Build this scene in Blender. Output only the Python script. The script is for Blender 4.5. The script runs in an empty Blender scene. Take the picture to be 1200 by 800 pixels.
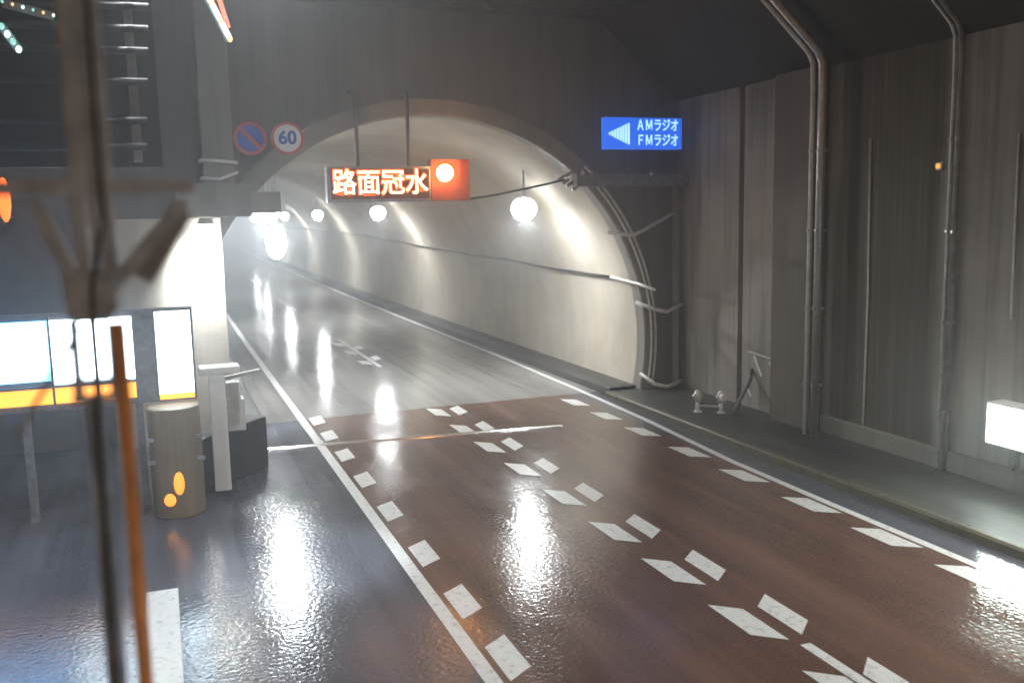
import bpy, bmesh, math, random
from mathutils import Vector, Matrix
random.seed(7)
S = bpy.context.scene
COL = S.collection
R = math.radians

# ------------------------------------------------------------------ camera
CAM_H = 4.9
f_px = 1085.0
PITCH = math.atan(150/f_px); ROLL = R(1.2); YAW = math.atan(410/1085.0)
fw = Vector((math.sin(YAW)*math.cos(PITCH), math.cos(YAW)*math.cos(PITCH), -math.sin(PITCH)))
rt = Vector((math.cos(YAW), -math.sin(YAW), 0)); up = rt.cross(fw)
r2 = rt*math.cos(ROLL) - up*math.sin(ROLL); u2 = rt*math.sin(ROLL) + up*math.cos(ROLL)
cam = bpy.data.cameras.new('camera'); co = bpy.data.objects.new('camera', cam); COL.objects.link(co)
M4 = Matrix((( r2.x, u2.x, -fw.x, 0), (r2.y, u2.y, -fw.y, 0), (r2.z, u2.z, -fw.z, CAM_H), (0, 0, 0, 1)))
co.matrix_world = M4
cam.sensor_fit = 'HORIZONTAL'; cam.sensor_width = 36.0; cam.lens = 36*f_px/1200; cam.clip_start = 0.1; cam.clip_end = 1500
cam.dof.use_dof = True; cam.dof.focus_distance = 16.0; cam.dof.aperture_fstop = 0.8
S.camera = co

# ------------------------------------------------------------------ world: night, no sun
W = bpy.data.worlds.new('World'); S.world = W; W.use_nodes = True
wn = W.node_tree; bg = wn.nodes['Background']
sky = wn.nodes.new('ShaderNodeTexSky'); sky.sky_type = 'NISHITA'; sky.sun_disc = False
sky.sun_elevation = R(3); sky.sun_rotation = R(200)
wn.links.new(sky.outputs[0], bg.inputs[0]); bg.inputs[1].default_value = 0.05
S.view_settings.view_transform = 'Standard'; S.view_settings.look = 'None'
S.view_settings.exposure = 0.65; S.view_settings.gamma = 1.0; S.view_settings.use_curve_mapping = False
S.cycles.use_denoising = True; S.cycles.sample_clamp_indirect = 20
HAZE = 0.011

# ------------------------------------------------------------------ materials
def newmat(name):
    m = bpy.data.materials.new(name); m.use_nodes = True
    return m, m.node_tree, m.node_tree.nodes['Principled BSDF']
def nd(t, kind, **kw):
    n = t.nodes.new(kind)
    for k, v in kw.items(): setattr(n, k, v)
    return n
def plain(name, col, rough=0.5, metal=0.0, var=0.25, scale=6.0, bump=0.0):
    m, t, b = newmat(name)
    tc = nd(t, 'ShaderNodeTexCoord'); n = nd(t, 'ShaderNodeTexNoise')
    n.inputs['Scale'].default_value = scale; n.inputs['Detail'].default_value = 6
    t.links.new(tc.outputs['Object'], n.inputs['Vector'])
    r = nd(t, 'ShaderNodeValToRGB')
    c = Vector(col)
    r.color_ramp.elements[0].position = .3; r.color_ramp.elements[1].position = .7
    r.color_ramp.elements[0].color = (*(c*(1-var)), 1); r.color_ramp.elements[1].color = (*[min(1, x*(1+var)) for x in c], 1)
    t.links.new(n.outputs['Fac'], r.inputs[0]); t.links.new(r.outputs[0], b.inputs['Base Color'])
    b.inputs['Roughness'].default_value = rough; b.inputs['Metallic'].default_value = metal
    if bump:
        n2 = nd(t, 'ShaderNodeTexNoise'); n2.inputs['Scale'].default_value = 45; n2.inputs['Detail'].default_value = 4
        t.links.new(tc.outputs['Object'], n2.inputs['Vector'])
        bp = nd(t, 'ShaderNodeBump'); bp.inputs['Strength'].default_value = bump; bp.inputs['Distance'].default_value = .02
        t.links.new(n2.outputs['Fac'], bp.inputs['Height']); t.links.new(bp.outputs[0], b.inputs['Normal'])
    return m
def emit(name, col, strength, base=(.6, .6, .6)):
    m, t, b = newmat(name)
    b.inputs['Base Color'].default_value = (*base, 1); b.inputs['Roughness'].default_value = .3
    b.inputs['Emission Color'].default_value = (*col, 1); b.inputs['Emission Strength'].default_value = strength
    return m
def mix(t, fac, a, b_, mode='MIX'):
    n = nd(t, 'ShaderNodeMix', data_type='RGBA', blend_type=mode)
    for sock, v in ((n.inputs[0], fac), (n.inputs[6], a), (n.inputs[7], b_)):
        if isinstance(v, (int, float)): sock.default_value = v
        elif isinstance(v, tuple): sock.default_value = (*v, 1)
        else: t.links.new(v, sock)
    return n.outputs[2]
def ramp(t, src, p0, p1, c0=0.0, c1=1.0):
    r = nd(t, 'ShaderNodeMapRange'); r.clamp = True
    r.inputs[1].default_value = p0; r.inputs[2].default_value = p1; r.inputs[3].default_value = c0; r.inputs[4].default_value = c1
    t.links.new(src, r.inputs[0]); return r.outputs[0]
def noise(t, vec, scale, detail=5, rough=.55):
    n = nd(t, 'ShaderNodeTexNoise'); n.inputs['Scale'].default_value = scale
    n.inputs['Detail'].default_value = detail; n.inputs['Roughness'].default_value = rough
    t.links.new(vec, n.inputs['Vector']); return n.outputs['Fac']
def mapping(t, vec, scale):
    m = nd(t, 'ShaderNodeMapping'); m.inputs['Scale'].default_value = scale
    t.links.new(vec, m.inputs[0]); return m.outputs[0]

def wet_ground(name, dark, light, rough=(.08, .27), bump=.50, bscale=16.0, patch=None):
    m, t, b = newmat(name)
    tc = nd(t, 'ShaderNodeTexCoord'); v = tc.outputs['Object']
    fine = noise(t, v, 60, 4, .7); mid = noise(t, v, 1.3, 6, .6)
    lanes = noise(t, mapping(t, v, (1.6, .06, 1)), 1.0, 4, .6)          # wheel track wear along the road
    c = mix(t, ramp(t, fine, .38, .62), tuple(x*.8 for x in dark), tuple(x*1.12 for x in light))
    grit = noise(t, v, 26, 2, .6); c = mix(t, ramp(t, grit, .56, .70, 0, .6), c, tuple(x*1.5 for x in light))
    c = mix(t, ramp(t, grit, .30, .42, .5, 0), c, tuple(x*.4 for x in dark))
    c = mix(t, ramp(t, mid, .25, .85, 0, .5), c, tuple(x*.55 for x in dark))
    c = mix(t, ramp(t, lanes, .42, .68, 0, .75), c, tuple(x*1.25 for x in light))
    t.links.new(c, b.inputs['Base Color'])
    puddle = noise(t, mapping(t, v, (1, .45, 1)), .9, 5, .6)
    t.links.new(ramp(t, puddle, .3, .72, rough[1], rough[0]), b.inputs['Roughness'])
    b.inputs['Specular IOR Level'].default_value = .55
    h = noise(t, v, bscale, 1, .4)
    bp = nd(t, 'ShaderNodeBump'); bp.inputs['Distance'].default_value = .012
    t.links.new(ramp(t, puddle, .3, .75, bump, bump*.5), bp.inputs['Strength'])
    t.links.new(h, bp.inputs['Height']); t.links.new(bp.outputs[0], b.inputs['Normal'])
    return m

def concrete(name, col, streak=.5, panel=None, rough=.75, stain=None, spec=.3, warm=0.0):
    """weathered concrete: run-down streaks along Z, blotches, grain, optional formwork joints along Y / Z"""
    m, t, b = newmat(name)
    tc = nd(t, 'ShaderNodeNewGeometry'); v = tc.outputs['Position']
    c3 = Vector(col)
    blot = noise(t, v, .55, 7, .62); grain = noise(t, v, 28, 4, .75)
    runs = noise(t, mapping(t, v, (2.2, 2.2, .10)), 1.6, 6, .65)
    c = mix(t, ramp(t, blot, .3, .7), tuple(c3*.72), tuple(c3*1.15))
    c = mix(t, ramp(t, runs, .47, .66, 0, streak), c, tuple(c3*.25))
    c = mix(t, ramp(t, runs, .30, .42, streak*.5, 0), c, tuple(x*1.35 for x in c3))
    c = mix(t, ramp(t, grain, .3, .7, .0, .35), c, tuple(c3*.45))
    if warm: c = mix(t, ramp(t, noise(t, v, .8, 5), .5, .7, 0, warm), c, (c3.x*1.0, c3.y*.88, c3.z*.6))
    sx = nd(t, 'ShaderNodeSeparateXYZ'); t.links.new(v, sx.inputs[0])
    if stain:                                  # a seepage stain with its own place and outline on the wall
        y0, y1, s = stain
        wob = nd(t, 'ShaderNodeMath', operation='ADD'); t.links.new(sx.outputs['Y'], wob.inputs[0])
        t.links.new(ramp(t, noise(t, mapping(t, v, (1, 1.2, .12)), 1.5, 5), 0, 1, -.5, .5), wob.inputs[1])
        a = ramp(t, wob.outputs[0], y0-.1, y0+.12); e = ramp(t, wob.outputs[0], y1-.1, y1+.1, 1, 0)
        mu = nd(t, 'ShaderNodeMath', operation='MULTIPLY'); t.links.new(a, mu.inputs[0]); t.links.new(e, mu.inputs[1])
        m2 = nd(t, 'ShaderNodeMath', operation='MULTIPLY'); t.links.new(mu.outputs[0], m2.inputs[0])
        t.links.new(ramp(t, noise(t, mapping(t, v, (3, 4.5, .12)), 1.4, 5), .25, .52, s*.55, s), m2.inputs[1])
        c = mix(t, m2.outputs[0], c, (c3.x*.20, c3.y*.17, c3.z*.14))
    if panel:
        axis, per, wdt = panel
        fr = nd(t, 'ShaderNodeMath', operation='MULTIPLY'); fr.inputs[1].default_value = 1/per
        t.links.new(sx.outputs[axis], fr.inputs[0])
        f2 = nd(t, 'ShaderNodeMath', operation='FRACT'); t.links.new(fr.outputs[0], f2.inputs[0])
        c = mix(t, ramp(t, f2.outputs[0], 0, wdt/per, .7, 0), c, tuple(c3*.35))
    t.links.new(c, b.inputs['Base Color'])
    t.links.new(ramp(t, runs, .4, .7, rough, rough*(.45 if spec > .1 else 1)), b.inputs['Roughness'])
    b.inputs['Specular IOR Level'].default_value = spec
    bp = nd(t, 'ShaderNodeBump'); bp.inputs['Strength'].default_value = .35; bp.inputs['Distance'].default_value = .02
    t.links.new(grain, bp.inputs['Height']); t.links.new(bp.outputs[0], b.inputs['Normal'])
    return m

def road_paint():
    m, t, b = newmat('road_paint')
    tc = nd(t, 'ShaderNodeTexCoord'); v = tc.outputs['Object']
    w = noise(t, v, 9, 6, .7); w2 = noise(t, v, 70, 3, .7)
    c = mix(t, ramp(t, w, .53, .68, 0, .75), (.88, .89, .87), (.45, .43, .40))
    c = mix(t, ramp(t, w2, .6, .8, 0, .4), c, (.45, .43, .4))
    t.links.new(c, b.inputs['Base Color']); b.inputs['Roughness'].default_value = .35
    return m

MAT = dict(
    asphalt = wet_ground('wet_asphalt', (.062, .065, .082), (.14, .145, .172)),
    tun_asphalt = wet_ground('tunnel_asphalt', (.20, .193, .182), (.34, .326, .306), rough=(.07, .17), bump=.34),  # lighter asphalt: haze and wall reflections put into the colour
    red = wet_ground('red_pavement', (.112, .062, .045), (.20, .117, .087), rough=(.08, .27)),
    walk = wet_ground('walkway_concrete', (.040, .039, .036), (.08, .077, .07), rough=(.3, .6), bump=.4),
    kerb = concrete('stained_kerb', (.17, .155, .11), .4, warm=.7, rough=.5, panel=('Y', .6, .018)),
    paint = road_paint(),
    wall = concrete('side_wall_concrete', (.36, .33, .295), .8, panel=('Y', 3.62, .03), stain=(12.9, 15.6, .95)),
    plinth = concrete('plinth_concrete', (.26, .255, .23), .5, panel=('Y', 1.2, .025), warm=.5),
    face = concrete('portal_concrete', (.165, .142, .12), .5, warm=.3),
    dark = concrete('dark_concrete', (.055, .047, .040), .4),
    vault = concrete('tunnel_lining', (.54, .485, .41), .12, panel=('Y', 1.5, .02), warm=.35, rough=1.0, spec=.05),
    column = concrete('column_concrete', (.27, .25, .22), .3),
    steel = plain('galvanised_steel', (.45, .46, .47), .38, .7, .2, 12),
    bright_steel = plain('wet_worn_steel', (.82, .80, .78), .22, 1, .1, 14),
    pale = plain('pale_pipe', (.60, .60, .58), .4, .1, .2, 10),
    dsteel = plain('dark_painted_steel', (.34, .365, .41), .5, .2, .3, 9, .1),
    msteel = plain('grey_painted_steel', (.20, .20, .21), .45, .2, .3, 9),
    cable = plain('black_cable', (.03, .03, .03), .5, 0, .2),
    white = plain('white_painted_steel', (.78, .78, .76), .35, 0, .06, 7),
    orange = plain('orange_painted_steel', (.80, .30, .06), .4, 0, .2, 6),
    beige = concrete('beige_grime', (.36, .29, .20), .6, rough=.6),
    blue = emit('blue_sign_face', (.015, .13, .80), .75, (.02, .12, .7)),
    blue_t = emit('pale_sign_lettering', (.45, .85, 1.0), .85),
    led_back = emit('led_panel_glow', (1.0, .07, .005), .045, (.03, .012, .01)),
    led = emit('led_amber_pixels', (1.0, .50, .24), 3.4),
    led_halo = emit('led_red_halo', (1.0, .10, .006), 1.6, (.1, .02, .01)),  # red glow round the letters, put in as an emitting outline
    beacon = emit('beacon_amber', (1.0, .42, .10), 60.0, (.9, .4, .1)),
    amber = emit('amber_lens', (1.0, .33, .02), 1.7, (.9, .4, .1)),
    red_glow = emit('red_orange_lens', (1.0, .13, .015), 2.2, (.8, .2, .05)),
    amber_dim = emit('amber_glow', (1.0, .33, .03), 1.0, (.9, .4, .1)),
    glow_orange = plain('orange_glow_plate', (.26, .035, .01), .6, 0, .2, 6),
    lens = emit('lamp_lens', (.93, .98, 1.0), 430.0),
    lens_big = emit('flood_lens', (.90, .97, 1.0), 60.0),
    lens_side = emit('lamp_diffuser', (.93, .98, 1.0), 12.0),
    lens_off = emit('approach_lamp_lens', (1.0, .97, .93), 470.0),
    panel_w = emit('board_white', (.70, .88, 1.0), 7.0),
    panel_b = emit('board_blue', (.16, .50, 1.0), 4.0),
    sign_lit = emit('lit_sign_face', (.85, 1.0, .92), 16.0),
    sign_red = plain('sign_red', (.55, .04, .03), .4, 0, .1),
    sign_blue = plain('sign_blue', (.02, .08, .60), .4, 0, .1),
    sign_white = plain('sign_white', (.85, .86, .88), .4, 0, .04),
    glint_w = emit('cool_glint', (.7, 1.0, .95), 2.0), glint_r = emit('red_glint', (1.0, .12, .03), 1.0),
    glint_o = emit('warm_glint', (1.0, .55, .25), 1.2), glint_g = emit('green_glint', (.35, .8, .7), .7),
)

# ------------------------------------------------------------------ mesh helpers
class MB:
    def __init__(s): s.bm = bmesh.new()
    def box(s, x0, x1, y0, y1, z0, z1):
        vs = [s.bm.verts.new(p) for p in ((x0,y0,z0),(x1,y0,z0),(x1,y1,z0),(x0,y1,z0),(x0,y0,z1),(x1,y0,z1),(x1,y1,z1),(x0,y1,z1))]
        for q in ((0,3,2,1),(4,5,6,7),(0,1,5,4),(1,2,6,5),(2,3,7,6),(3,0,4,7)): s.bm.faces.new([vs[i] for i in q])
        return s
    def prism(s, pts, axis, a, b):
        """polygon pts (2-D) pushed along an axis from a to b"""
        def P(p, w):
            return {'X': (w, p[0], p[1]), 'Y': (p[0], w, p[1]), 'Z': (p[0], p[1], w)}[axis]
        A = [s.bm.verts.new(P(p, a)) for p in pts]; B = [s.bm.verts.new(P(p, b)) for p in pts]
        s.bm.faces.new(A); s.bm.faces.new(B[::-1])
        n = len(pts)
        for i in range(n): s.bm.faces.new((A[i], A[(i+1) % n], B[(i+1) % n], B[i]))
        return s
    def bar(s, p, q, w, h=None):
        h = h or w
        p, q = Vector(p), Vector(q); d = (q-p).normalized()
        side = d.cross(Vector((0, 1, 0)))
        if side.length < .05: side = d.cross(Vector((0, 0, 1)))
        side.normalize(); u = side.cross(d).normalized()
        vs = []
        for c in (p, q):
            for a, b in ((-1,-1),(1,-1),(1,1),(-1,1)): vs.append(s.bm.verts.new(c + side*a*w/2 + u*b*h/2))
        for qd in ((3,2,1,0),(4,5,6,7),(0,1,5,4),(1,2,6,5),(2,3,7,6),(3,0,4,7)): s.bm.faces.new([vs[i] for i in qd])
        return s
    def tube(s, pts, r, n=10, closed=False):
        pts = [Vector(p) for p in pts]; rings = []; N = len(pts); ref = None
        for i, p in enumerate(pts):
            if closed: d = (pts[(i+1) % N]-pts[i-1]).normalized()
            elif i == 0: d = (pts[1]-p).normalized()
            elif i == N-1: d = (p-pts[-2]).normalized()
            else: d = ((pts[i+1]-p).normalized()+(p-pts[i-1]).normalized()).normalized()
            if ref is None: ref = Vector((0, 0, 1)) if abs(d.z) < .9 else Vector((1, 0, 0))
            a = d.cross(ref).normalized(); b = a.cross(d).normalized(); ref = b
            rings.append([s.bm.verts.new(p + (a*math.cos(2*math.pi*k/n)+b*math.sin(2*math.pi*k/n))*r) for k in range(n)])
        for i in range(N if closed else N-1):
            A, B = rings[i], rings[(i+1) % N]
            for k in range(n): s.bm.faces.new((A[k], A[(k+1) % n], B[(k+1) % n], B[k]))
        if not closed: s.bm.faces.new(rings[0][::-1]); s.bm.faces.new(rings[-1])
        return s
    def disc(s, c, r, d, n=32, axis='Y', rz=None):
        """short cylinder along axis, from c to c+d; rz gives a second radius (ellipse)"""
        rz = rz or r; A, B = [], []
        for k in range(n):
            a = 2*math.pi*k/n; x, z = r*math.cos(a), rz*math.sin(a)
            o = {'Y': ((x,0,z),(0,d,0)), 'Z': ((x,z,0),(0,0,d)), 'X': ((0,x,z),(d,0,0))}[axis]
            p = Vector(c)+Vector(o[0]); A.append(s.bm.verts.new(p)); B.append(s.bm.verts.new(p+Vector(o[1])))
        s.bm.faces.new(A); s.bm.faces.new(B[::-1])
        for k in range(n): s.bm.faces.new((A[k], B[k], B[(k+1) % n], A[(k+1) % n]))
        return s
    def blob(s, c, rx, ry, rz, nu=16, nv=10, v0=-90, v1=90, cap=True):
        rings = []
        for j in range(nv+1):
            t = R(v0+(v1-v0)*j/nv)
            rings.append([s.bm.verts.new((c[0]+rx*math.cos(t)*math.cos(2*math.pi*i/nu), c[1]+ry*math.cos(t)*math.sin(2*math.pi*i/nu), c[2]+rz*math.sin(t))) for i in range(nu)])
        for j in range(nv):
            for i in range(nu): s.bm.faces.new((rings[j][i], rings[j][(i+1) % nu], rings[j+1][(i+1) % nu], rings[j+1][i]))
        if cap: s.bm.faces.new(rings[0][::-1])
        s.bm.faces.new(rings[-1])
        bmesh.ops.remove_doubles(s.bm, verts=s.bm.verts, dist=1e-5)
        return s
    def quad(s, pts):
        s.bm.faces.new([s.bm.verts.new(p) for p in pts]); return s
    def build(s, name, m, parent=None, bevel=0, smooth=False):
        bmesh.ops.recalc_face_normals(s.bm, faces=s.bm.faces)
        if bevel: bmesh.ops.bevel(s.bm, geom=[e for e in s.bm.edges if len(e.link_faces) == 2 and e.calc_face_angle(0) > .6], offset=bevel, segments=2, affect='EDGES', profile=.6)
        me = bpy.data.meshes.new(name); s.bm.to_mesh(me); s.bm.free()
        me.materials.append(MAT[m] if isinstance(m, str) else m)
        if smooth:
            for p in me.polygons: p.use_smooth = True
        o = bpy.data.objects.new(name, me); COL.objects.link(o)
        if parent:
            o.parent = parent; root = parent
            off = Vector(parent.location)
            while root.parent: root = root.parent; off += Vector(root.location)
            me.transform(Matrix.Translation(-off))            # parts are drawn in world metres, kept relative to their thing
        return o
def tag(o, label, cat, group=None):
    o['label'] = label; o['category'] = cat
    if group: o['group'] = group
    return o
def thing(name, label, cat, loc, group=None):
    o = bpy.data.objects.new(name, None); o.location = loc; o.empty_display_size = .2; COL.objects.link(o)
    return tag(o, label, cat, group)
def struct(o): o['kind'] = 'structure'; return o
def copy_tree(o, loc, label):
    c = o.copy(); COL.objects.link(c); c.location = loc; c['label'] = label
    for ch in list(o.children):
        d = ch.copy(); COL.objects.link(d); d.parent = c
        for g in list(ch.children):
            e = g.copy(); COL.objects.link(e); e.parent = d
    return c
def text(name, body, size, loc, m, parent, align='CENTER', bold=0.0, sx=1.0, ext=.006):
    cu = bpy.data.curves.new('lettering', 'FONT'); cu.body = body; cu.size = size; cu.align_x = align; cu.align_y = 'CENTER'
    cu.extrude = ext; cu.offset = bold
    tmp = bpy.data.objects.new('lettering', cu); COL.objects.link(tmp)
    dg = bpy.context.evaluated_depsgraph_get(); dg.update()
    me = bpy.data.meshes.new_from_object(tmp.evaluated_get(dg)); me.name = name
    bpy.data.objects.remove(tmp); bpy.data.curves.remove(cu)
    me.transform(Matrix.Translation(Vector(loc)) @ Matrix.Rotation(R(90), 4, 'X') @ Matrix.Diagonal((sx, 1, 1, 1)))
    me.materials.clear(); me.materials.append(MAT[m])
    o = bpy.data.objects.new(name, me); COL.objects.link(o); o.parent = parent
    off = Vector(parent.location); root = parent
    while root.parent: root = root.parent; off += Vector(root.location)
    me.transform(Matrix.Translation(-off)); return o

# ------------------------------------------------------------------ the setting
YP = 21.9                                  # portal plane
CX, CZ, RAD = 6.25, 1.5, 5.75              # tunnel circle
def curve(y): return 0 if y < 25 else 1.2e-4*(y-25)**2
def strip(xl, xr, ys, z):
    """ground sheet between two edge functions of y"""
    b = MB(); L = [b.bm.verts.new((xl(y), y, z)) for y in ys]; Rr = [b.bm.verts.new((xr(y), y, z)) for y in ys]
    for i in range(len(ys)-1): b.bm.faces.new((L[i], Rr[i], Rr[i+1], L[i+1]))
    return b
far = [22.6+i*6 for i in range(48)]
g = MB().quad([(-260, -200, -.02), (300, -200, -.02), (300, 420, -.02), (-260, 420, -.02)]); struct(g.build('ground', 'dark'))
near_y = [-14+i*1.5 for i in range(25)]+[22.6]
struct(strip(lambda y: -8.0, lambda y: 11.0, near_y, 0.0).build('road', 'asphalt'))
struct(strip(lambda y: .55+curve(y), lambda y: 11.2+curve(y), far, 0.0).build('tunnel_road', 'tun_asphalt'))
struct(strip(lambda y: 3.06, lambda y: 10.14, [-14, 0, 10, 20, 22.6], .004).build('red_pavement', 'red'))
# left line, right line, centre line
ly = [-14, 0, 8, 14, 18, 22, 28, 36]+[40+6*i for i in range(44)]
struct(strip(lambda y: 2.91+curve(y), lambda y: 3.09+curve(y), ly, .008).build('edge_line', 'paint'))
def rx(y):
    k = [(-14, 10.07), (12, 10.09), (15, 10.14), (18.6, 10.40), (23, 10.58), (30, 10.72), (500, 10.75)]
    for (a, u), (b_, v) in zip(k, k[1:]):
        if a <= y <= b_: return u+(v-u)*(y-a)/(b_-a)
struct(strip(lambda y: rx(y)+curve(y), lambda y: rx(y)+.15+curve(y), [-14, 0, 6, 10, 12, 13.5, 15, 17, 18.6, 20, 21.5, 23, 26, 30, 36]+ly[8:], .008).build('edge_line', 'paint'))
for y0, y1 in ((3.2, 8.12), (29.6, 37.4), (50, 58), (70, 78)):
    ys = [y0, (y0+y1)/2, y1]
    struct(strip(lambda y: 6.47+curve(y), lambda y: 6.61+curve(y), ys, .010).build('lane_line', 'paint'))
struct(strip(lambda y: -.46, lambda y: -.06, [4.5, 12.75], .008).build('lane_line', 'paint'))
def mark(x0, x1, ynear, yfar, skew, z=.009):
    MB().quad([(x0, ynear, z), (x1, ynear+skew, z), (x1, yfar+skew, z), (x0, yfar, z)]).build('road_marking', 'paint')['kind'] = 'structure'
for y in (7.3, 9.12, 10.76, 12.6, 14.72, 16.75, 18.73, 20.6, 22.3): mark(3.17, 3.49, y-.48, y+.36, .22)
for y in (7.05, 8.88, 10.6, 12.33, 14.25, 16.2, 18.1, 19.9, 21.95, 30.7, 33.2, 35.6): mark(6.11, 6.44, y-.33, y+.58, -.28, .011)
for y in (7.0, 8.85, 10.57, 12.34, 14.3, 16.2, 18.1, 19.9, 21.9, 31.5, 34.4): mark(6.65, 6.96, y-.53, y+.32, .28, .011)
for y in (5.4, 7.1, 8.84, 10.5, 12.2, 14.1, 16.0, 17.95, 19.75, 21.55): mark(9.66, 10.02, y-.35, y+.52, -.25)
# expansion joint across the carriageway: a low steel cover with a rounded top
jt = MB()
pr = [(.0, .004), (.03, .022), (.08, .032), (.14, .032), (.19, .022), (.22, .004)]
A = [jt.bm.verts.new((1.9, 19.90+p[0], p[1])) for p in pr]; B = [jt.bm.verts.new((8.45, 19.12+p[0], p[1])) for p in pr]
for i in range(len(pr)-1): jt.bm.faces.new((A[i], A[i+1], B[i+1], B[i]))
struct(jt.build('joint_cover', 'bright_steel', smooth=True))
# gutter lip, kerb and walkway on the right, outside and inside the tunnel
wy = [-14, 0, 10, 16, 21.85]
k = MB().prism([(10.88, -.02), (11.04, -.02), (11.04, .15), (10.93, .15), (10.88, .12)], 'Y', -14, YP-.02); struct(k.build('kerb', 'kerb'))
struct(strip(lambda y: 11.04, lambda y: 13.10, wy, .146).build('walkway', 'walk'))
def sweep(section, ys):
    b = MB(); prev = None
    for y in ys:
        ring = [b.bm.verts.new((x+curve(y), y, z)) for x, z in section]
        if prev:
            for i in range(len(ring)-1): b.bm.faces.new((prev[i], ring[i], ring[i+1], prev[i+1]))
        prev = ring
    return b
struct(sweep([(11.02, -.01), (11.02, .20), (11.08, .22), (11.96, .22)], [YP-.02]+far).build('walkway', 'walk'))
struct(sweep([(2.0, -.01), (2.0, .35), (1.94, .37), (.5, .37)], [YP-.02]+far).build('walkway', 'walk'))
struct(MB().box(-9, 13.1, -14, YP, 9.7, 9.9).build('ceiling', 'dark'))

# ------------------------------------------------------------------ road tunnel
tun = thing('road_tunnel', 'horseshoe concrete tunnel mouth with a long lit bore bending right', 'tunnel', (CX, YP, 0))
a0 = math.asin(CZ/RAD)
XL, XR, ZT = -9.0, 13.10, 9.7
def outer(a):
    c, s = math.cos(a), math.sin(a); ts = []
    if c > 1e-6: ts.append((XR-CX)/c)
    if c < -1e-6: ts.append((XL-CX)/c)
    if s > 1e-6: ts.append((ZT-CZ)/s)
    if s < -1e-6: ts.append((0-CZ)/s)
    t = min(ts); return (CX+c*t, CZ+s*t)
angs = [-a0+(math.pi+2*a0)*i/72 for i in range(73)]
angs += [math.atan2(ZT-CZ, XR-CX), math.atan2(ZT-CZ, XL-CX), math.atan2(-CZ, XR-CX), math.pi*2+math.atan2(-CZ, XL-CX)]
inner_a = sorted(a for a in angs if -a0-1e-9 <= a <= math.pi+a0+1e-9)
b = MB(); prev = None
RO = RAD+.02
for a in inner_a:
    o = outer(a); i = (CX+RO*math.cos(a), CZ+RO*math.sin(a))
    v = [b.bm.verts.new((i[0], YP, i[1])), b.bm.verts.new((o[0], YP, o[1])), b.bm.verts.new((i[0], YP+.5, i[1])), b.bm.verts.new((o[0], YP+.5, o[1]))]
    if prev:
        b.bm.faces.new((prev[0], prev[1], v[1], v[0])); b.bm.faces.new((prev[2], v[2], v[3], prev[3])); b.bm.faces.new((prev[0], v[0], v[2], prev[2]))
    prev = v
for a, sgn in ((-a0, 1), (math.pi+a0, -1)):
    i = (CX+RO*math.cos(a), CZ+RO*math.sin(a)); X = XR if sgn > 0 else XL
    o = outer(a)
    if abs(o[0]-X) > .01: b.quad([(i[0], YP, 0), (X, YP, 0), (X, YP, 0.001), (i[0], YP, .001)])
    if o[1] <= .01: b.bm.faces.new([b.bm.verts.new(p) for p in ((o[0], YP, 0), (X, YP, 0), outer(math.atan2(-CZ, X-CX))[0:1]+(YP,)+(0.002,))])
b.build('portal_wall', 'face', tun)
sec = [(CX+RAD*math.cos(-a0+(math.pi+2*a0)*i/56), CZ+RAD*math.sin(-a0+(math.pi+2*a0)*i/56)) for i in range(57)]
sweep(sec, [YP+.0]+far).build('lining', 'vault', tun, smooth=True)
# raised collar round the mouth
b = MB(); prev = None
for i in range(73):
    a = -a0+(math.pi+2*a0)*i/72; c, s = math.cos(a), math.sin(a)
    v = [b.bm.verts.new((CX+r*c, y, CZ+r*s)) for r, y in ((RAD-.02, YP+.2), (RAD-.02, YP-.22), (RAD+.03, YP-.25), (RAD+.36, YP-.25), (RAD+.40, YP-.22), (RAD+.40, YP+.02))]
    if prev:
        for q in range(5): b.bm.faces.new((prev[q], prev[q+1], v[q+1], v[q]))
    prev = v
b.build('portal_collar', 'column', tun)
for r in (RAD+.16, RAD+.28):
    pts = [(CX+r*math.cos(-.2+i*.05), YP-.29, CZ+r*math.sin(-.2+i*.05)) for i in range(int(1.15/.05))]
    MB().tube(pts, .035, 8).build('rim_conduit', 'pale', tun, smooth=True)
MB().box(9.86, 13.08, YP-.62, YP-.28, 5.52, 5.84).build('duct', 'msteel', tun, bevel=.015)
for x in (10.0, 11.95):
    MB().disc((x, YP-.63, 5.83), .045, -.03, 14).build('bolt', 'pale', tun)
b = MB()
for k_, (x, z) in enumerate([(9.55, 5.74), (9.68, 5.66), (9.80, 5.60), (9.75, 5.83), (9.95, 5.50)]):
    b.bar((x-.09, YP-.34, z-.05), (x+.09, YP-.34, z+.06), .07, .05)
b.build('cable_clamp', 'steel', tun)

# cables strung across the mouth and along the lining
tag(MB().tube([(6.98, 21.38, 5.25), (7.8, 21.4, 5.36), (8.7, 21.42, 5.52), (9.6, 21.44, 5.70)], .028, 8).build('cable', 'cable', smooth=True), 'dark cable strung from the orange message board to the right arch rim', 'cable')
pts = []
def wall_x(z, y): return CX+math.sqrt(RAD**2-(z-CZ)**2)+curve(y)
for i in range(30):
    y = 23.2+i*4; z = 3.10+.0205*(y-23.2) if y < 66 else 3.98
    pts.append((wall_x(z, y)-.07, y, z-(.05 if i % 2 else 0)))
tag(MB().tube(pts, .035, 8).build('wall_cable', 'cable', smooth=True), 'long dark cable running along the right lining of the tunnel at head height', 'cable')
tag(MB().tube([(11.78, 23.6, 3.1), (11.62, 21.4, 3.02), (11.45, 20.2, 2.95)], .04, 10).build('conduit_end', 'white', smooth=True), 'short pale conduit sticking out of the tunnel past the arch rim', 'pipe')

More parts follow.
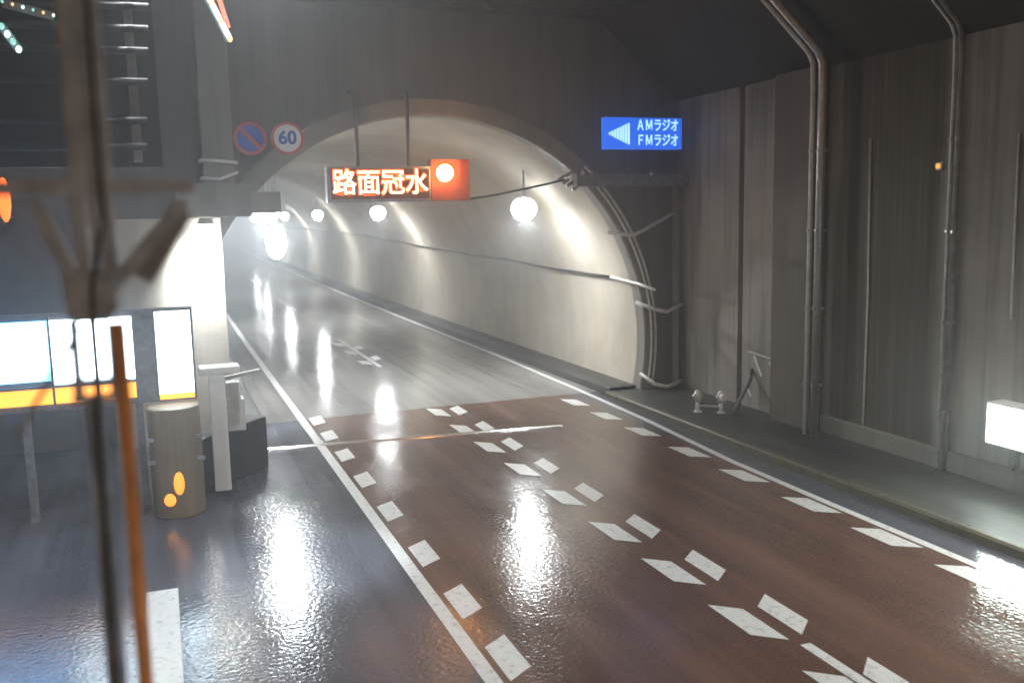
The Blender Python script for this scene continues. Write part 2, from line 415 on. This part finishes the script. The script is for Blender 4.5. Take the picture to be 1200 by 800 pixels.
# three bent pale pipes between the rim and the corner post
for lab, P in (('topmost of three bent pale pipes, beside the arch rim under the grey duct', [(10.75, YP-.5, 4.36), (11.35, YP-.75, 4.28), (11.65, YP-.7, 4.38), (12.75, YP-.4, 4.82)]),
               ('middle bent pale pipe, level with the pale conduit end beside the arch', [(11.62, YP-.4, 2.52), (12.0, YP-.75, 2.34), (12.3, YP-.85, 2.27), (13.0, YP-.4, 2.40)]),
               ('lowest bent pale pipe, near the walkway beside the arch foot', [(11.75, YP-.4, .62), (12.0, YP-.75, .36), (12.3, YP-.85, .28), (13.0, YP-.4, .32)])):
    tag(MB().tube(P, .05, 10).build('bent_pipe', 'pale', smooth=True), lab, 'pipe', 'bent pipes beside the tunnel mouth')
cp = MB().box(12.78, 12.92, YP-.42, YP-.28, .146, 5.5); tag(cp.build('corner_post', 'column', bevel=.01), 'slim pale post in the corner beside the arch, holding the bent pipes', 'post')

# ------------------------------------------------------------------ right side wall
sw = thing('side_wall', 'tall stained concrete wall along the right walkway', 'wall', (13.1, 4, 0))
MB().box(13.10, 13.7, -14, 18.86, -.02, 7.75).box(13.10, 13.7, 19.06, YP+.5, -.02, 7.75).box(13.32, 13.7, 18.86, 19.06, -.02, 7.75).build('wall', 'wall', sw)
MB().prism([(13.0, .14), (13.1, .14), (13.1, .50), (13.03, .50), (13.0, .46)], 'Y', -14, 15.85).build('plinth', 'plinth', sw)
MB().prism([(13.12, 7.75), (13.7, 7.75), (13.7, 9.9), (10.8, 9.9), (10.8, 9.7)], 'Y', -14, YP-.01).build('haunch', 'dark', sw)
MB().box(12.74, 13.1, 15.9, 17.25, .14, 7.74).build('pilaster', 'face', sw, bevel=.02)
MB().box(13.02, 13.1, 17.27, 17.42, .14, 6.2).build('edge_strip', 'column', sw)
# peeling tape and scratches on the wall
b = MB()
for y0, z0, y1, z1, w in ((18.35, 1.42, 18.05, .98, .06), (17.75, 1.36, 17.62, 1.12, .05), (18.6, 1.5, 17.5, 1.43, .03), (18.62, .62, 18.45, .42, .06)):
    b.bar((13.092, y0, z0), (13.092, y1, z1), .012, w)
b.build('tape', 'white', sw)
# pipes with brackets
def run(y, x, r, m, label, top=True, zb=.146):
    P = [(x, y, zb), (x, y, 7.2), (x-.02, y, 7.75), (x-.12, y, 7.95), (x-2.0, y, 9.58)] if top else [(x, y, zb), (x, y, 7.6)]
    o = thing('wall_pipe', label, 'pipe', (x, y, zb), 'pipes up the side wall')
    MB().tube(P, r, 12).build('pipe', m, o, smooth=True)
    for z in (1.2, 2.8, 4.4, 6.0):
        MB().box(x-r-.02, 13.1 if x > 12.8 else 12.74, y-.03, y+.03, z, z+.05).build('bracket', 'steel', o)
run(15.74, 12.55, .055, 'pale', 'thinner of the two pale pipes up the pilaster, on the tunnel side')
run(15.50, 12.58, .085, 'steel', 'thicker grey pipe up the pilaster, nearest the stained wall')
run(12.62, 13.02, .035, 'pale', 'thin conduit up the side wall, on the tunnel side of the pair by the stain')
run(12.46, 13.00, .05, 'msteel', 'darker conduit of the pair up the side wall by the stain')
tag(MB().tube([(13.07, 14.62, .5), (13.07, 14.6, 3.2), (13.07, 14.66, 6.2)], .022, 8).build('wall_wire', 'pale', smooth=True), 'pale thin wire hanging down the dark stained part of the side wall', 'wire')
tag(MB().tube([(13.07, 11.28, 3.0), (13.07, 11.3, 6.0)], .02, 8).build('wall_wire', 'pale', smooth=True), 'short thin wire high on the side wall above the lit white sign', 'wire')
o = thing('marker_lamp', 'tiny orange marker lamp high on the side wall beside the conduits', 'lamp', (13.0, 12.9, 5.57))
MB().box(13.03, 13.1, 12.82, 12.98, 5.5, 5.64).build('housing', 'dsteel', o); MB().disc((13.03, 12.9, 5.57), .045, -.02, 14, 'X').build('lens', 'amber_dim', o)
# lit white sign on the wall
o = thing('lit_sign', 'glowing white box sign on the right wall above the walkway', 'sign', (13.0, 10.85, 1.0))
MB().box(12.72, 13.1, 10.05, 11.36, .93, 1.64).build('housing', 'white', o, bevel=.015)
MB().box(12.708, 12.72, 10.09, 11.32, .97, 1.60).build('face', 'sign_lit', o)
MB().tube([(13.05, 10.98, .86), (13.04, 10.98, .6), (13.0, 11.02, .5)], .03, 8).build('cable', 'cable', o, smooth=True)
# standpipe valves at the wall foot
o = thing('standpipe', 'pale twin valve standpipe at the wall foot by the tunnel mouth', 'hydrant', (11.75, 18.4, .146))
for dx, dy in ((0, 0), (.42, -.35)):
    x, y = 11.7+dx, 18.6+dy
    MB().tube([(x, y, .146), (x, y, .42)], .05, 12).build('leg', 'pale', o, smooth=True)
    MB().disc((x, y, .146), .10, .03, 16, 'Z').build('foot', 'white', o)
    MB().tube([(x, y, .40), (x, y, .62)], .085, 14).tube([(x-.13, y-.02, .54), (x+.1, y-.02, .54)], .05, 12).blob((x, y, .63), .07, .07, .05, 12, 6).build('valve', 'pale', o, smooth=True)
MB().disc((12.05, 18.1, .56), .085, -.10, 16, 'Y').build('cap', 'white', o)
MB().tube([(11.7, 18.6, .30), (12.12, 18.25, .30)], .022, 10).build('cross_pipe', 'pale', o, smooth=True)
tag(MB().tube([(12.3, 18.0, .2), (12.6, 18.1, .55), (12.95, 18.3, .85), (13.06, 18.4, 1.1)], .05, 10).build('elbow_pipe', 'msteel', smooth=True), 'grey pipe leaning from the walkway up to the wall behind the standpipe', 'pipe')

# ------------------------------------------------------------------ left wall, column, cross beam
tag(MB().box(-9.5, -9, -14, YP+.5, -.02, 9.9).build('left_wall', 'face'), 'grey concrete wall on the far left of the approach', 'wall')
cb = thing('corbel', 'beige concrete block and stub beam jutting from the tunnel face, left of the arch', 'beam', (1.1, 21, 4.95))
MB().box(.40, 1.88, 20.3, YP, 4.95, 5.64).build('block', 'column', cb, bevel=.03)
MB().box(1.885, 2.52, 20.45, YP, 5.02, 5.46).build('stub_beam', 'column', cb, bevel=.02)
tag(MB().box(.98, 1.60, 20.5, 21.1, 5.645, 9.69).build('concrete_column', 'column', bevel=.02), 'square beige column standing on the concrete block left of the arch', 'column')
for z, s_, lab in ((6.12, -.05, 'upper of two pale hoops wrapped round the beige column'), (5.75, .12, 'lower, tilted pale hoop wrapped round the beige column')):
    pts = [(.94, 20.9, z), (.94, 20.47, z), (1.3, 20.42, z-.02), (1.66, 20.47, z+s_), (1.66, 20.9, z+s_), (1.66, 21.14, z+s_), (.94, 21.14, z)]
    tag(MB().tube(pts, .035, 8, closed=True).build('hoop', 'white', smooth=True), lab, 'hoop', 'hoops round the column')

# ------------------------------------------------------------------ signs on the portal
mb = thing('message_board', 'LED message board glowing orange over the tunnel mouth, text 路面冠水', 'sign', (5.3, 21.1, 5.1))
MB().box(3.62, 6.02, 21.06, 21.34, 5.22, 6.02).build('housing', 'dsteel', mb, bevel=.02)
MB().box(6.03, 6.98, 21.06, 21.34, 5.22, 6.18).build('beacon_glow_plate', 'glow_orange', mb, bevel=.02)  # added plate; its orange stands in for the glow round the beacon
pn = MB().box(3.70, 5.98, 21.04, 21.06, 5.29, 5.96).build('screen', 'led_back', mb)
text('lettering_glow', '路面冠水', .60, (4.84, 21.036, 5.625), 'led_halo', pn, bold=.034, sx=.93, ext=.002)
text('lettering', '路面冠水', .60, (4.84, 21.02, 5.625), 'led', pn, bold=.007, sx=.93, ext=.004)
bc = MB().disc((6.34, 21.0, 5.86), .20, .06, 28).build('beacon_rim', 'dsteel', mb)
MB().blob((6.34, 20.93, 5.86), .19, .15, .19, 20, 12).build('beacon', 'beacon', mb, smooth=True)
for x in (4.36, 5.55):
    MB().tube([(x, 21.2, 6.02), (x, 21.2, 7.62), (x, 21.4, 7.75), (x, 21.92, 7.75)], .045, 10).build('hanger', 'cable', mb, smooth=True)

rs = thing('radio_sign', 'blue backlit sign with pale stripes and text AMラジオ FMラジオ', 'sign', (11.6, 21.2, 6.4))
MB().box(10.50, 12.68, 20.98, 21.2, 6.43, 7.20).build('panel', 'blue', rs, bevel=.02)
text('lettering', 'ＡＭラジオ', .33, (11.97, 20.97, 7.00), 'blue_t', rs, bold=.006, sx=.74)
text('lettering', 'ＦＭラジオ', .33, (11.97, 20.97, 6.63), 'blue_t', rs, bold=.006, sx=.74)
b = MB()
for i in range(8):
    x = 10.60+i*.075; h = .04+.036*i; b.box(x, x+.05, 20.962, 20.978, 6.80-h*.9, 6.80+h*.9)
b.build('stripes', 'blue_t', rs)
for x in (10.9, 12.3): MB().box(x-.04, x+.04, 21.2, YP, 6.75, 6.83).build('bracket', 'dsteel', rs)

sp = thing('speed_sign', 'round white speed limit sign reading 60 with a red ring', 'sign', (2.86, 21.5, 6.3))
MB().disc((2.86, 21.48, 6.66), .36, .03).build('plate', 'sign_red', sp); MB().disc((2.86, 21.472, 6.66), .30, .006).build('face', 'sign_white', sp)
text('lettering', '60', .40, (2.86, 21.466, 6.66), 'sign_blue', sp, bold=.012, ext=.003)
MB().box(2.82, 2.90, 21.51, YP, 6.6, 6.7).build('bracket', 'dsteel', sp)
ns = thing('no_stopping_sign', 'round blue no stopping sign with a red ring, left of the white one', 'sign', (2.06, 21.5, 6.3))
MB().disc((2.06, 21.48, 6.65), .36, .03).build('plate', 'sign_red', ns); MB().disc((2.06, 21.472, 6.65), .29, .006).build('face', 'sign_blue', ns)
MB().bar((2.06-.20, 21.466, 6.65+.20), (2.06+.20, 21.466, 6.65-.20), .07, .006).build('slash', 'sign_red', ns)
MB().box(2.02, 2.10, 21.51, YP, 6.6, 6.7).build('bracket', 'dsteel', ns)

# ------------------------------------------------------------------ lamps
def lamp_proto(label, loc, lens='lens', group='tunnel lamps along the crown', s=1.0, stem=.55, hood=8):
    x, y, z = loc; o = thing('tunnel_lamp' if lens == 'lens' else 'street_lamp', label, 'lamp', loc, group)
    MB().blob((x, y, z+.03*s), .40*s, .46*s, .36*s, 20, 6, hood, 90).build('housing', 'msteel', o, smooth=True)
    MB().blob((x, y, z), .36*s, .42*s, .33*s, 20, 8, -90, min(hood, -50)).build('lens', lens, o, smooth=True)
    if hood > 0: MB().blob((x, y, z), .36*s, .42*s, .33*s, 20, 6, -50, hood).build('diffuser', 'lens_side', o, smooth=True)
    MB().tube([(x, y, z+.22*s), (x, y, z+.22*s+stem)], .035, 8).build('stem', 'dsteel', o)
    return o
spots = [(9.72, 24.55), (9.72, 43.1), (9.85, 61.4), (10.05, 79.6), (10.45, 100.3), (11.0, 116.5)]
labs = ['brightest round lamp under the right of the vault, nearest the tunnel mouth', 'small white lamp just below the orange message board', 'third lamp from the right in the row receding into the tunnel', 'fourth lamp from the right in the receding row',
        'second smallest lamp, fifth in the receding row', 'smallest, farthest lamp at the end of the receding row']
p0 = lamp_proto(labs[0], (spots[0][0], spots[0][1], 5.02), stem=.85, hood=58)
for (x, y), l in list(zip(spots, labs))[1:]: copy_tree(p0, (x, y, 5.06 if y < 100 else 4.98), l)
def flood(name, label, c, rx_, rz_, tilt_x, group=None, mat='lens_big'):
    x, y, z = c; o = thing(name, label, 'lamp', (x, y, z-rz_), group)
    fan = 0.0
    def shape(b):
        for v in b.bm.verts:
            t = (v.co.z-z)/rz_; v.co.x = x+(v.co.x-x)*(1-fan*t)+fan*.30*t
        return b
    shape(MB().blob((x, y, z), rx_, .16, rz_, 24, 14)).build('lens', mat, o, smooth=True)
    shape(MB().blob((x, y+.1, z), rx_*1.05, .16, rz_*1.05, 24, 14)).build('housing', 'msteel', o, smooth=True)
    MB().tube([(x, y+.12, z+rz_*.9), (x, y+.12, CZ+math.sqrt(max(.1, (RAD-.05)**2-(x-CX)**2)) if y > YP else 6.2)], .03, 8).build('stem', 'dsteel', o)
    return o
tag(MB().box(-1.1, 1.32, 21.3, YP-.26, 0, 4.945).build('glow_pillar', 'vault', bevel=.03), 'added pale pillar under the beige block, shaped to catch the flood lamp glow', 'pillar')  # pillar added and widened to catch the flood lamp's fan of light
o = thing('flood_lamp', 'small flood lamp under the beige block, blazing down its pillar', 'lamp', (.98, 20.9, 4.9))
MB().prism([(.86, 4.945), (1.10, 4.945), (1.16, 4.80), (.80, 4.80)], 'Y', 20.78, 21.04).build('housing', 'pale', o, bevel=.01)
MB().box(.81, 1.15, 20.80, 21.02, 4.74, 4.797).build('lens', 'lens_big', o)
sd = bpy.data.lights.new('flood_beam', 'SPOT'); sd.energy = 2300; sd.spot_size = R(92); sd.spot_blend = 1.0; sd.color = (.90, .96, 1.0); sd.shadow_soft_size = .12
so = bpy.data.objects.new('flood_beam', sd); COL.objects.link(so); so.parent = o; so.location = (-.10, -.02, -.20); so.rotation_euler = (R(38), 0, R(0))
flood('flood_lamp', 'upright oval white lamp hanging just inside the left of the tunnel mouth', (2.62, 22.6, 4.36), .24, .42, 0)
for (y, l) in ((25.5, 'left lamp of the tunnel nearest the mouth, behind the stub beam'), (43.5, 'second left lamp of the tunnel, behind the stub beam'), (62, 'third left lamp of the tunnel, seen past the stub beam'),
               (80, 'fourth left lamp of the tunnel, near the left wall'), (100, 'fifth left lamp of the tunnel, near the left wall'), (117, 'farthest left lamp of the tunnel')):
    copy_tree(p0, (2.75+curve(y), y, 5.12), l)
# lamps of the approach, beyond the picture's edges, the right one like the row in the tunnel
def approach(loc, label, stem=.5):
    x, y, z = loc; o = thing('street_lamp', label, 'lamp', loc, 'lamps of the approach')
    MB().blob((x, y, z), .40, .46, .30, 24, 8, -48, 90, False).build('housing', 'msteel', o, smooth=True)
    MB().disc((x, y, z-.165), .25, .01, 20, 'Z').build('lens', 'lens_off', o)
    MB().tube([(x, y, z+.26), (x, y, z+.26+stem)], .035, 8).build('stem', 'dsteel', o)
    return o
q0 = approach((11.6, 6.3, 5.0), 'lamp over the right walkway before the lit sign', stem=4.2)
copy_tree(q0, (5.5, -3.5, 8.3), 'added unseen fill lamp over the carriageway behind the camera')  # fill lamp out of view, added to light the scene generally
copy_tree(q0, (-4.6, 8.0, 5.6), 'lamp over the left lane beside the steel post')
o = thing('added_ceiling_flood', 'added unseen flood lamp under the ceiling, brightening the left lane', 'lamp', (1.5, 13.0, 9.6))  # unseen lamp, added to throw a bright pool on the left lane
MB().disc((1.5, 13.0, 9.35), .28, .34, 20, 'Z').build('housing', 'dsteel', o)
MB().disc((1.5, 13.0, 9.34), .24, .005, 20, 'Z').build('lens', 'lens', o)
sd = bpy.data.lights.new('flood_beam', 'SPOT'); sd.energy = 2600; sd.spot_size = R(24); sd.spot_blend = .8; sd.color = (.85, .93, 1.0); sd.shadow_soft_size = .2
so = bpy.data.objects.new('flood_beam', sd); COL.objects.link(so); so.parent = o; so.location = (0, 0, -.30)

# ------------------------------------------------------------------ light board and barrier at the left
lb = thing('light_board', 'long glowing white and blue light board with an amber strip, behind the steel post', 'light board', (-1.2, 16.6, 0))
MB().box(-4.6, .46, 16.56, 16.8, 1.86, 3.44).build('housing', 'msteel', lb, bevel=.02)
for x0, x1, m, lab in ((-4.5, -2.02, 'panel_b', None), (-2.0, -.95, 'panel_b', 'dim blue screen'), (-1.68, .0, 'panel_w', None), (-.36, .40, 'panel_w', 'brightest white screen')):
    pass
MB().box(-4.5, -1.75, 16.54, 16.56, 2.36, 3.34).build('screen', 'panel_b', lb)['label'] = 'dim blue screen'
MB().box(-1.73, -.50, 16.54, 16.56, 2.30, 3.34).build('screen', 'panel_w', lb)
MB().box(-.14, .415, 16.50, 16.56, 2.0, 3.39).build('screen', 'panel_w', lb)['label'] = 'brightest white screen'
MB().box(-4.5, -.50, 16.52, 16.56, 1.98, 2.24).build('amber_strip', 'amber', lb)
MB().box(-.14, .415, 16.50, 16.56, 1.905, 1.995).build('amber_strip', 'amber', lb)
b = MB()
for x in (-4.56, -3.1, -1.76, -1.1, -.50, -.18, .42): b.box(x, x+.035, 16.47, 16.56, 1.90, 3.42)
b.box(-4.6, .46, 16.48, 16.56, 3.40, 3.46).box(-4.56, -.5, 16.48, 16.56, 2.245, 2.285)
b.build('frame', 'msteel', lb)
for x in (-4.0, -2.2, -.48): MB().box(x-.06, x+.06, 16.6, 16.74, 0, 1.86).build('leg', 'msteel', lb)

cu_ = thing('crash_cushion', 'beige rounded crash cushion with glowing orange reflectors below the light board', 'barrier', (.05, 16.4, 0))
pts = [(.05+.42*math.cos(a), 16.25+.42*math.sin(a)) for a in [math.pi+math.pi*i/12 for i in range(13)]]+[(.47, 16.5), (-.37, 16.5)]
MB().prism(pts, 'Z', 0, 1.84).build('cushion', 'beige', cu_, bevel=.03)
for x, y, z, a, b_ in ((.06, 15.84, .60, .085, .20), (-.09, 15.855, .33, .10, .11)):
    rf = MB().blob((x, y, z), a, .04, b_, 18, 10).build('glowing_reflector', 'amber_dim', cu_, smooth=True); MB().disc((x, y, z), a*1.12, .02, 24, 'Y', b_*1.08).build('rim', 'beige', rf)  # reflected light put in as emission of the reflectors
MB().box(-.40, .50, 16.0, 16.03, 1.30, 1.36).box(-.40, .50, 16.0, 16.03, .92, .98).build('strap', 'dsteel', cu_)

bl = thing('barrier_block', 'dark angled concrete barrier block at the lane split', 'barrier', (1.0, 17.8, 0))
MB().prism([(.45, 17.05), (1.78, 18.62), (1.45, 18.95), (-.2, 17.75), (-.2, 17.1)], 'Z', 0, 1.02).build('block', 'dark', bl, bevel=.03)
gt = thing('barrier_gate', 'white lane closing barrier with raised cabinet and a thin arm', 'barrier', (.85, 17.0, 0))
MB().box(.66, .94, 16.78, 16.92, .12, 2.20).build('post', 'white', gt, bevel=.015)
MB().box(.52, 1.20, 16.80, 17.3, 2.205, 2.33).build('hood', 'white', gt, bevel=.02)
MB().box(.96, 1.30, 17.45, 17.85, 1.03, 1.62).build('cabinet', 'white', gt, bevel=.02)
MB().box(.97, 1.22, 17.2, 17.5, 1.64, 1.98).build('motor_box', 'white', gt, bevel=.02)
MB().bar((.80, 17.0, 2.08), (1.60, 17.6, 2.10), .06, .08).build('arm', 'pale', gt)

# ------------------------------------------------------------------ steel sign post close on the left
PY = 3.2
ps = thing('steel_post', 'blurred dark steel bracket post with Y braces, close on the left', 'post', (-.2, PY, 0))
MB().tube([(-.225, PY, 0), (-.225, PY, 4.33)], .03, 16).build('lower_tube', 'dsteel', ps, smooth=True)
MB().box(-.24, -.20, PY-.03, PY+.03, 4.74, 9.69).box(-.195, -.17, PY-.02, PY+.02, 4.74, 9.69).box(-.165, -.12, PY-.03, PY+.03, 4.74, 9.69).build('upper_mast', 'dsteel', ps, bevel=.004)
for x0, x1 in ((-.28, -.252), (-.217, -.203), (-.172, -.160)): MB().box(x0, x1, PY-.015, PY+.015, 4.35, 4.60).build('rail', 'dsteel', ps)
MB().box(-.283, -.158, PY-.018, PY+.018, 4.388, 4.408).build('rung', 'dsteel', ps); MB().box(-.285, -.156, PY-.02, PY+.02, 4.33, 4.352).build('rung', 'dsteel', ps)
hbp = MB().prism([(-.285, 4.745), (-.285, 4.63), (-.25, 4.59), (-.165, 4.59), (-.13, 4.63), (-.13, 4.745)], 'Y', PY-.035, PY+.035).build('hub', 'dsteel', ps, bevel=.006)
for x in (-.26, -.155):
    for z in (4.72, 4.63): MB().disc((x, PY-.036, z), .008, -.008, 8).build('bolt', 'msteel', hbp)
MB().bar((-.15, PY, 4.69), (.085, PY, 4.955), .048, .04).build('brace', 'dsteel', ps); MB().bar((-.055, PY+.03, 4.715), (.082, PY+.03, 4.93), .065, .03).build('brace', 'msteel', ps)
MB().bar((-.24, PY, 4.69), (-.345, PY, 4.96), .042, .04).build('brace', 'dsteel', ps)
MB().box(-.62, .122, PY-.025, PY+.025, 4.985, 5.028).build('cross_arm', 'dsteel', ps, bevel=.004)
MB().bar((-.25, PY, 4.57), (-.46, PY, 4.23), .016, .016).build('stay', 'dsteel', ps)
MB().tube([(-.15, PY-.03, 7.0), (-.148, PY-.04, 5.4), (-.152, PY-.045, 4.9), (-.2, PY-.04, 4.7), (-.215, PY-.036, 4.3), (-.222, PY-.034, 3.0)], .006, 8).build('cable', 'cable', ps, smooth=True)
tag(MB().tube([(-.142, PY+.1, 0), (-.142, PY+.1, 4.57)], .024, 14).build('marker_pole', 'orange', smooth=True), 'slim orange pole beside the blurred dark steel post', 'pole')
rk = thing('pipe_rack', 'dark overhead rack of horizontal pipes behind the steel post, top left', 'rack', (-.9, 12, 5.6))
for z in (5.75, 6.05, 6.5, 6.85, 7.1, 7.35, 7.6): MB().tube([(-2.6, 12, z), (-.02+.08*(z-6), 12, z+.02)], .045, 10).build('pipe', 'cable', rk, smooth=True)
for x in (-1.9, -.15): MB().box(x-.05, x+.05, 12.06, 12.16, 5.6, 9.69).build('hanger', 'dsteel', rk)
MB().box(-3.2, .12, 12.3, 12.4, 5.55, 9.6).build('dark_sheet', 'dark', rk)  # panel enlarged and coloured dark to darken the top left
def beads(name, label, p, q, n, mats, r, group):  # glowing beads put in for coloured glints
    o = thing(name, label, 'light', p, group); p, q = Vector(p), Vector(q)
    MB().bar(p+Vector((0, .08, 0)), q+Vector((0, .08, 0)), .09, .05).build('rail', 'dsteel', o)
    for i in range(n): MB().blob(p.lerp(q, i/max(1, n-1)), r, r, r*1.3, 10, 6).build('glint_bead', mats[i % len(mats)], o, smooth=True)
beads('glint_beads', 'slanting string of white and orange glint beads at the top left', (.72, 12, 7.62), (.98, 12, 7.05), 15, ['glint_w', 'glint_w', 'glint_w', 'glint_w', 'glint_o'], .03, 'glint beads top left')
beads('glint_beads', 'short teal row of glint beads at the far left edge below the pipes', (-1.45, 11.9, 7.06), (-1.30, 11.9, 6.82), 4, ['glint_g', 'glint_w'], .03, 'glint beads top left')
beads('glint_beads', 'row of dim coloured glint beads in the top left corner', (-1.42, 11.88, 7.32), (-.92, 11.88, 7.20), 6, ['glint_g', 'glint_o', 'glint_w'], .014, 'glint beads top left')
tag(MB().bar((.83, 12.1, 7.75), (.98, 12.1, 7.2), .05, .03).build('red_glint_strip', 'glint_r'), 'red glowing strip standing in for a glint, beside the slanting glint beads', 'light')  # emitting strip put in for a red glint
o = thing('warning_lamp', 'orange warning lamp glowing at the left edge behind the steel arm', 'lamp', (-2.72, 20, 5.0))
MB().blob((-2.66, 20, 5.35), .11, .10, .42, 14, 10).build('lens', 'red_glow', o, smooth=True); MB().disc((-3.15, 20, 4.95), .14, .10, 16, 'Z').build('base', 'dsteel', o); MB().box(-2.77, -2.67, 20.1, YP, 5.0, 5.08).build('bracket', 'dsteel', o)

# ------------------------------------------------------------------ misty air
if HAZE:
    hb = MB().box(-30, 60, -20, 320, -1.0, 10.2)
    m = bpy.data.materials.new('haze_air'); m.use_nodes = True; t = m.node_tree; t.nodes.clear()
    out = t.nodes.new('ShaderNodeOutputMaterial'); vol = t.nodes.new('ShaderNodeVolumePrincipled')
    vol.inputs['Color'].default_value = (.9, .93, .96, 1); vol.inputs['Density'].default_value = HAZE; vol.inputs['Anisotropy'].default_value = .7
    t.links.new(vol.outputs[0], out.inputs['Volume'])
    h = hb.build('haze', m); h['kind'] = 'stuff'
